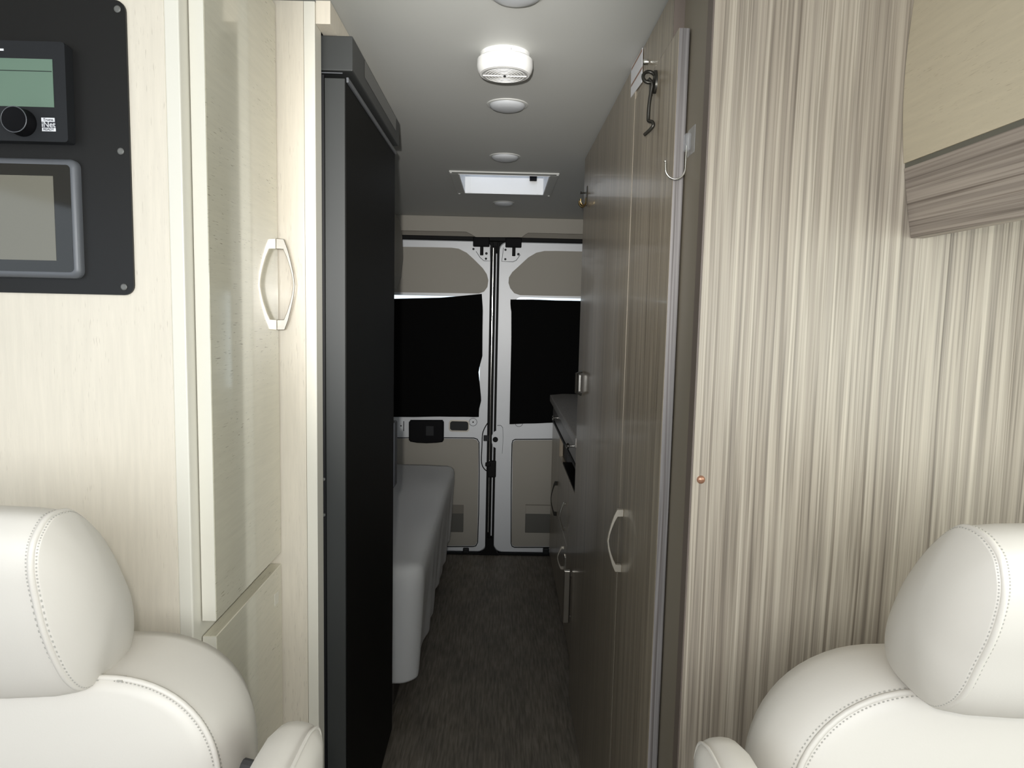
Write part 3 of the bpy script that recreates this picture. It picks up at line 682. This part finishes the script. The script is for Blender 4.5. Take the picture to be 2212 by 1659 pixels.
# ================================================================== captain's seats
def seat(s, prof_px, Xc, cx, sx, ztop, rad, gx, gz, label):
    root = thing('captain_seat', label, 'seat', (cx, .55, 0), "captain's seats with off white leather")
    # --- headrest: side profile read in the plane of its aisle-side cap
    prof = smooth_closed([atX(x, y, Xc) for x, y in prof_px], 4)
    cen = sum(prof, Vector())/len(prof); hw = abs(cx-Xc)
    rings = []; dome = .022
    for side in (-1, 1):
        tt = [1, .97, .9, .78, .6, .4, .2, 0] if side < 0 else [0, .2, .4, .6, .78, .9, .97, 1]
        for t in tt:
            sc = math.sqrt(max(0, 1-t**2.6)) if t < 1 else .03
            x_in = t**1.6*0
            off = dome*(1-(sc)**2.2)
            X = (Xc - s*0 - s*off*1.0) if side < 0 else (2*cx-Xc + s*off)
            rings.append([Vector((X, cen.y+(p.y-cen.y)*sc, cen.z+(p.z-cen.z)*sc)) for p in prof])
        if side < 0:
            for u, g in ((.04, 1.028), (.12, 1.05), (.3, 1.065), (.5, 1.07), (.7, 1.065), (.88, 1.05), (.96, 1.028)):
                X = Xc + (2*cx-2*Xc)*u
                rings.append([Vector((X, cen.y+(p.y-cen.y)*g, cen.z+(p.z-cen.z)*(g if p.z > cen.z else 1+(g-1)*2.2))) for p in prof])
    hr = obj('headrest', loft(rings), 'leather', root, smooth=True, angle=80)
    for X, dX in ((Xc, s*.006), (2*cx-Xc, -s*.006)):
        n = len(prof)
        band = [Vector((X+dX, cen.y+(p.y-cen.y)*1.006, cen.z+(p.z-cen.z)*1.006)) for p in prof]
        obj('seam_welt', tube(band, .0033, 8, closed=True), 'leather', hr, smooth=True)
        bm = newbm()
        for dd in (.0012, .0098):
            L_ = [Vector((X+dX*dd/.006, cen.y+(p.y-cen.y)*(1.004 if dd < .005 else 1.024), cen.z+(p.z-cen.z)*(1.004 if dd < .005 else 1.024))) for p in prof]
            dense = smooth_closed(L_, 3)
            for i in range(0, len(dense)-1, 2): add_tube(bm, [dense[i], dense[i].lerp(dense[(i+1) % len(dense)], .8)], .0007, 5)
        obj('stitching', bm, 'thread', hr)['kind'] = 'stuff'
    # --- backrest: pillow with a rounded outline
    Yf = .70
    half = abs(cx-sx); zbot = .46
    def outline(grow, drop=0):
        hw2 = half+grow*gx; top = ztop+max(grow, 0)*gz-max(-grow, 0)*.8; r = rad+grow*min(gx, 1)
        o = []
        for a in range(0, 91, 6):
            A = math.radians(a); e = .88
            o.append((cx+(hw2-r)+r*math.cos(A)**e, top-r+r*math.sin(A)**e))
        for a in range(90, 181, 6):
            A = math.radians(a); e = .88
            o.append((cx-(hw2-r)-r*abs(math.cos(A))**e, top-r+r*math.sin(A)**e))
        for kx in range(1, 4): o.append((cx-hw2, (top-r)+(zbot-top+r)*kx/3))
        for kx in range(1, 6): o.append((cx-hw2+2*hw2*kx/6, zbot))
        for kx in range(3, 0, -1): o.append((cx+hw2, (top-r)+(zbot-top+r)*kx/3))
        return o
    base = outline(0); m = (cx, (ztop+zbot)/2)
    rings = []
    for sc, y in ((.03, Yf-.012), (.35, Yf-.012), (.65, Yf-.010), (.85, Yf-.007), (.95, Yf-.003), (1, Yf+.001)):
        rings.append([(m[0]+(x-m[0])*sc, y, m[1]+(z-m[1])*sc) for x, z in base])
    for g, y in ((.008, Yf+.008), (.018, Yf+.026), (.025, Yf+.05), (.025, Yf+.075), (.018, Yf+.098), (.004, Yf+.112), (-.03, Yf+.120)):
        rings.append([(x, y, z) for x, z in outline(g)])
    bk = obj('backrest', loft(rings), 'leather', root, smooth=True, angle=80)
    no = len(base)
    b2 = [Vector((x, Yf+.004, z)) for x, z in outline(.003)]
    obj('seam_welt', tube(b2, .0036, 8, closed=True), 'leather', bk, smooth=True)
    bm = newbm()
    for g, y in ((-.0008, Yf-.0004), (.0080, Yf+.0078)):
        dense = smooth_open([Vector((x, y, z)) for x, z in outline(g)][:33], 6)
        for i in range(0, len(dense)-1, 2): add_tube(bm, [dense[i], dense[i].lerp(dense[i+1], .8)], .0007, 5)
    obj('stitching', bm, 'thread', bk)['kind'] = 'stuff'
    # --- cushion, base, armrest
    obj('seat_cushion', box((cx-.25, .16, .40), (cx+.25, Yf+.02, .56), .05, 4), 'leather', root, smooth=True)
    obj('pedestal', box((cx-.19, .24, 0), (cx+.19, Yf-.02, .40), .02), 'seat_shell', root)
    obj('shell', box((cx-half+.03, Yf+.112, .44), (cx+half-.03, Yf+.135, .90), .012), 'seat_shell', root)
    ax = -.213 if s < 0 else .247
    zt2 = .905 if s < 0 else .893
    # armrest pad: capsule along Y, blunt rounded far end
    rr = []
    for y, g in ((.36, .2), (.365, .6), (.38, .9), (.42, 1), (.66, 1), (.695, .97), (.715, .86), (.728, .66), (.735, .36), (.737, .08)):
        rr.append([(ax+x*g, y, zt2-.043+z*g) for x, z in rrect(0, 0, .064, .086, .030, 5)])
    ar = obj('armrest', loft(rr), 'leather', root, smooth=True, angle=80)
    obj('seam_welt', tube(smooth_open([(ax-s*.020, .50, zt2-.001), (ax-s*.020, .66, zt2-.001), (ax-s*.021, .70, zt2-.006), (ax-s*.021, .722, zt2-.020), (ax-s*.021, .732, zt2-.043)], 4), .0018, 6), 'leather', ar, smooth=True)
    obj('armrest_pivot', tube([(ax, .722, zt2-.082), (cx+(-s)*(half-.02), .755, zt2-.082)], .011, 12), 'cab_dark', root)  # dark colour imitates the shadow gap between seat and armrest
    return root
def q8(x, y): return (x/2.7694, 1060+y/2.7694)
LP = [q8(*p) for p in ((430, 128), (330, 160), (268, 250), (234, 350), (228, 480), (250, 620), (300, 830), (370, 1010), (440, 1128), (520, 1176), (620, 1120), (680, 1078), (740, 1010), (785, 925), (802, 820), (795, 700), (770, 590), (728, 490), (680, 385), (620, 285), (550, 205), (490, 155))]
def qr(x, y): return (1240+x/2.2757, 950+y/2.2757)
RP = [qr(*p) for p in ((1890, 432), (1980, 472), (2050, 560), (2075, 650), (2080, 750), (2060, 860), (2020, 980), (1960, 1100), (1900, 1220), (1840, 1285), (1765, 1306), (1700, 1270), (1640, 1215), (1580, 1150), (1540, 1080), (1526, 1000), (1537, 900), (1572, 800), (1620, 700), (1680, 610), (1740, 535), (1820, 462))]
seat(-1, LP, -.42, -.555, -.296, .951, .120, .56, .0, 'off white leather seat in front of the cream cabinet, left')
seat(1, RP, .435, .575, .327, .947, .145, 1.2, .5, 'off white leather seat in front of the wood grain panel, right')

# ================================================================== ceiling fittings
def puck(px, py, label):
    c = atZ(px, py, ZC)
    r = thing('ceiling_light', label, 'light', (c.x, c.y, ZC-.012), 'round ceiling puck lights along the aisle')
    obj('trim_ring', lathe((c.x, c.y, ZC), [(.052, 0), (.051, -.002), (.046, -.0028), (.044, -.001)], 'z', 40), 'ceiling', r, smooth=True)
    obj('lens', lathe((c.x, c.y, ZC), [(.045, -.001), (.044, -.005), (.038, -.010), (.026, -.0135), (.012, -.015), (0, -.0153)], 'z', 40), 'lens', r, smooth=True)
puck(1115, -20, 'round ceiling light in front of smoke alarm, cut by the top edge')
puck(1096, 226, 'round ceiling light just behind the white smoke alarm')
puck(1091, 338, 'round ceiling light just in front of the roof vent')
puck(1088, 438, 'faint round ceiling light behind the roof vent near rear doors')
c = Vector((-.006, 1.456, ZC))
sm = thing('smoke_alarm', 'round white smoke alarm with slotted face on the ceiling', 'smoke alarm', (c.x, c.y, ZC-.05))
obj('base', lathe((c.x, c.y, ZC), [(.050, 0), (.050, -.011), (.0, -.011)], 'z', 48), 'white', sm, smooth=True)
obj('cover', lathe((c.x, c.y, ZC), [(.051, -.009), (.056, -.013), (.0565, -.026), (.054, -.035), (.050, -.040), (.0, -.040)], 'z', 48), 'white', sm, smooth=True, angle=30)
fc = obj('face_disc', lathe((c.x, c.y, ZC-.0398), [(.046, 0), (.046, -.0015), (.0, -.0016)], 'z', 40), 'detector_dark', sm)
for i, rad in enumerate((.010, .016, .022, .028, .034, .040)):
    obj('grille_ring', tube([(c.x+rad*math.cos(t*math.pi/20), c.y+rad*math.sin(t*math.pi/20), ZC-.0414) for t in range(40)], .0009, 6, closed=True), 'white', fc)
obj('grille_bar', box((c.x-.044, c.y-.0012, ZC-.0432), (c.x+.044, c.y+.0012, ZC-.0410)), 'white', fc)
obj('indicator', lathe((c.x, c.y, ZC-.0428), [(.003, .001), (.003, -.001), (0, -.001)], 'z', 12), 'device', fc)
obj('mark', box((c.x+.011, c.y-.0486, ZC-.0085), (c.x+.0122, c.y-.0462, ZC-.004)), 'device', sm)
# roof vent
vt = thing('roof_vent', 'square white roof vent shaft in the ceiling lit by daylight', 'roof vent', ((VX0+VX1)/2, (VY0+VY1)/2, ZC-.01))
bm = newbm(); f0 = .032
for lo, hi in (((VX0-f0, VY0-f0, ZC-.006), (VX1+f0, VY0, ZC)), ((VX0-f0, VY1, ZC-.006), (VX1+f0, VY1+f0, ZC)), ((VX0-f0, VY0, ZC-.006), (VX0, VY1, ZC)), ((VX1, VY0, ZC-.006), (VX1+f0, VY1, ZC))): add_box(bm, lo, hi, .002)
obj('flange', bm, 'ceiling', vt)
bm = newbm(); t = -.004; top = ZC+.13
for lo, hi in (((VX0, VY0, ZC-.007), (VX1, VY0-t, top)), ((VX0, VY1+t, ZC-.007), (VX1, VY1, top)), ((VX0, VY0-t, ZC-.007), (VX0-t, VY1+t, top)), ((VX1+t, VY0-t, ZC-.007), (VX1, VY1+t, top))): add_box(bm, lo, hi)
obj('shaft', bm, 'white', vt)
for x in (VX0+.025, VX1-.028):
    obj('rib', box((x-.004, VY1-.006, ZC-.004), (x+.004, VY1, top)), 'white', vt)
obj('fan_ring', tube([((VX0+VX1)/2+.15*math.cos(a*math.pi/24), (VY0+VY1)/2+.15*math.sin(a*math.pi/24), ZC+.088) for a in range(48)], .008, 8, closed=True), 'white', vt, smooth=True)
cxv, cyv = (VX0+VX1)/2, (VY0+VY1)/2
hub = obj('fan_hub', lathe((cxv, cyv, ZC+.115), [(.028, 0), (.028, -.02), (.02, -.026), (0, -.028)], 'z', 24), 'lens', vt, smooth=True)
for kf in range(6):
    a = kf*math.pi/3; b_ = newbm()
    vsx = [(r*math.cos(a+da)+cxv, r*math.sin(a+da)+cyv, ZC+.105+dz) for r, da, dz in ((.026, -.3, -.004), (.14, -.16, -.006), (.14, .2, .008), (.026, .3, .006))]
    obj('fan_blade', prism(vsx, (0, 0, .002)), 'lens', vt)
obj('lid', box((VX0-.02, VY0-.02, top+.03), (VX1+.02, VY1+.02, top+.034)), 'white_trans', vt)
p = atY(1152, 384, VY1-.012)
obj('switch', box((p.x-.015, VY1-.02, p.z-.013), (p.x+.015, VY1, p.z+.013), .002), 'black_plastic', vt)
for x, y in ((VX0-.026, VY0-.022), (VX1+.026, VY0-.022), (VX0-.022, VY1+.02), (VX1+.022, VY1+.02)):
    obj('screw', lathe((x, y, ZC-.006), [(.005, 0), (.004, -.002), (0, -.0025)], 'z', 12), 'white', vt)

# ================================================================== bed on the left at the rear
BY0, BY1 = 2.17, 3.70; BX1 = -.243; BZ = .53
bed = thing('bed', 'low dark platform bed under the light grey bedspread', 'bed', (-.62, 3.0, 0))
obj('base', box((-.93, BY0+.10, .001), (-.345, BY1-.03, .36), .006), 'bed_base', bed)
obj('mattress', box((-.93, BY0+.04, .36), (BX1-.04, BY1-.02, BZ-.012), .04, 4), 'white', bed, smooth=True)
def spread():
    bm = newbm(); rows = []
    # path down from the wall across the top and over the edge; parameter runs round the near corner as well
    nY = 70
    per = []                                        # outline of the draped box seen from above (wall -> near end -> aisle side)
    r = .07
    per += [(-.93, BY0)] + [(-.93 + (BX1-r+.93)*k/14, BY0) for k in range(1, 15)]
    per += [(BX1-r + r*math.sin(a*math.pi/16), BY0+r - r*math.cos(a*math.pi/16)) for a in range(1, 9)]
    per += [(BX1, BY0+r + (BY1-BY0-r)*k/54) for k in range(1, 55)]
    n = len(per); cxx, cyy = -.62, 3.0
    prof = [(-.16, 0), (-.08, .0), (-.04, .002), (-.018, .008), (-.006, .020), (0, .042), (0, .08), (-.004, .14), (-.009, .21), (-.014, .28), (-.019, .34), (-.023, .395), (-.024, .402)]
    def nrm(i):
        a = per[max(i-1, 0)]; b = per[min(i+1, n-1)]; t = Vector((b[0]-a[0], b[1]-a[1])); t.normalize(); return Vector((t.y, -t.x))
    rng = random.Random(3); ph = [rng.random()*6.28 for _ in range(6)]
    dist = 0; L = [0]
    for i in range(1, n): dist += math.hypot(per[i][0]-per[i-1][0], per[i][1]-per[i-1][1]); L.append(dist)
    for (o, d) in prof:
        row = []
        for i in range(n):
            nn = nrm(i); u = L[i]
            fold = (math.sin(u*11+ph[0]) + .7*math.sin(u*23+ph[1]) + .5*math.sin(u*41+ph[2]))*.007*min(1, max(0, (d-.05)/.3))
            z = BZ - d - (.004*math.sin(u*7+ph[3]) if d > .39 else 0)
            lift = 0
            x = per[i][0]+nn.x*(o+fold); y = per[i][1]+nn.y*(o+fold)
            if o <= -.08: x = max(min(x, BX1+o), -.94); y = max(y, BY0-o)
            if d < .03: z += .004*math.sin(x*17+ph[4])*math.sin(y*9+ph[5])
            row.append(Vector((max(x, -.94), y, z)))
        rows.append(row)
    V = [[bm.verts.new(p) for p in r_] for r_ in rows]
    for A, B in zip(V, V[1:]):
        for i in range(n-1): bm.faces.new((A[i], A[i+1], B[i+1], B[i]))
    # top sheet: fan from a line along the wall to the first row
    top = V[0]; a = rows[0]
    inner = [bm.verts.new((-.94, BY0+.16+(BY1-BY0-.16)*i/(n-1), BZ)) for i in range(n)]
    for i in range(n-1): bm.faces.new((inner[i], inner[i+1], top[i+1], top[i]))
    bmesh.ops.recalc_face_normals(bm, faces=bm.faces)
    return bm
sp = tag(obj('bedspread', spread(), 'bedspread', smooth=True, angle=80), 'light grey woven bedspread draped over the low bed to the floor', 'bedspread')
md = sp.modifiers.new('thick', 'SOLIDIFY'); md.thickness = .005; md.offset = -1

# overhead locker above the bed, only its rounded end shows
k = thing('bed_locker', 'beige overhead locker end with rounded front above the bed', 'locker', (-.75, 3.3, 1.4))
LZ = [(-.94, 1.86), (-.56, 1.86), (-.525, 1.80), (-.508, 1.72), (-.505, 1.62), (-.515, 1.52), (-.535, 1.46), (-.60, 1.41), (-.70, 1.39), (-.94, 1.39)]
obj('front', prism([(x, 2.6, z) for x, z in LZ[1:7]] + [(x-.03, 2.6, z) for x, z in LZ[6:0:-1]], (0, .92, 0)), 'beige_panel', k)
obj('body', prism([(x-(.03 if i not in (0, 9) else 0), 2.61, z) for i, (x, z) in enumerate(LZ)], (0, .90, 0)), 'beige_dark', k)

# ================================================================== kitchen along the right side
XK = .278; KY0, KY1 = WY1+.004, 3.70; CZ = .93
tag(obj('worktop', prism([(XK-.020, KY0, CZ-.035), (XK-.020, KY1-.06, CZ-.035), (XK+.05, KY1, CZ-.035), (XW-.005, KY1, CZ-.035), (XW-.005, KY0, CZ-.035)], (0, 0, .035), .004), 'counter'), 'grey brown kitchen worktop at the far right', 'worktop')
kc = thing('kitchen_cabinet', 'taupe wood kitchen base unit with drawers and chrome pulls', 'cabinet', (.6, 3.0, 0))
kz = CZ-.037
KE = KY1-.04
obj('carcass', box((XK+.02, KY0+.002, .06), (XW-.006, KE, .695)), 'wood_plain', kc)
obj('carcass_top', box((XK+.02, KY0+.002, .80), (XW-.006, KE, kz)), 'wood_plain', kc)
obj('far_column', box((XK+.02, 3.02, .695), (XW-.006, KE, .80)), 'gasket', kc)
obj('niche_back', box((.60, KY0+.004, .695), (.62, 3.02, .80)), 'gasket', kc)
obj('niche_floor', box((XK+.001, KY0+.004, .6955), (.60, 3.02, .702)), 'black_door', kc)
obj('plinth', box((XK+.05, KY0+.004, .002), (XK+.07, KE, .06)), 'dark_edge', kc)
d1 = obj('drawer', box((XK, KY0+.002, .805), (XK+.019, 3.02, kz), .002), 'drawer_grey', kc)
d2 = obj('drawer', box((XK, 3.024, .805), (XK+.019, KE, kz), .002), 'drawer_grey', kc)
obj('reveal', box((XK-.004, KY0+.002, .79), (XK+.02, KE, .803), .001), 'gasket', kc)
def knob(c, parent):
    kb = obj('knob', lathe((XK, c[1], c[2]), [(.004, 0), (.004, -.012), (.011, -.016), (.012, -.022), (.008, -.026), (0, -.027)], 'x', 18), 'chrome', parent, smooth=True)
pk_ = atX(1238, 944, XK); knob((0, max(pk_.y, KY0+.08), .85), d1); knob((0, 3.35, .85), d2)
e1 = obj('door', box((XK, KY0+.002, .065), (XK+.018, 2.72, .692), .002), 'wood_aisle', kc)
e2 = obj('door', box((XK, 2.724, .42), (XK+.018, 3.20, .692), .002), 'wood_aisle', kc)
e2b = obj('drawer', box((XK, 2.724, .065), (XK+.018, 3.20, .416), .002), 'wood_aisle', kc)
e3 = obj('door', box((XK, 3.204, .065), (XK+.018, KE, .80), .002), 'wood_aisle', kc)
pT = atX(1230, 1232, XK-.025); pB = atX(1229, 1357, XK-.025)
hb = obj('pull_plate_or_shadow', box((XK-.004, pT.y-.03, pB.z-.004), (XK+.001, pT.y+.05, pT.z+.004), .001), 'gasket', e1)  # black slab stands for the shadow beside the handle
obj('handle', box((XK-.044, pT.y-.006, pB.z), (XK-.021, pT.y+.010, pT.z), .003), 'nickel', hb)
obj('handle_post', box((XK-.022, pT.y-.002, pB.z+.01), (XK+.0, pT.y+.012, pB.z+.022)), 'nickel', hb)
obj('handle_post', box((XK-.022, pT.y-.002, pT.z-.022), (XK+.0, pT.y+.012, pT.z-.01)), 'nickel', hb)
bow_handle('handle', XK, -1, 2.80, .52, .06, .026, 'chrome', e2)
bow_handle('handle', XK, -1, 2.84, .33, .05, .028, 'nickel_light', e2b)
bow_handle('handle', XK, -1, 3.27, .47, .085, .030, 'bronze', e3)
obj('pull_plate_or_shadow', box((XK-.003, 2.76, .31), (XK+.001, 2.80, .36), .001), 'chrome', e2b)
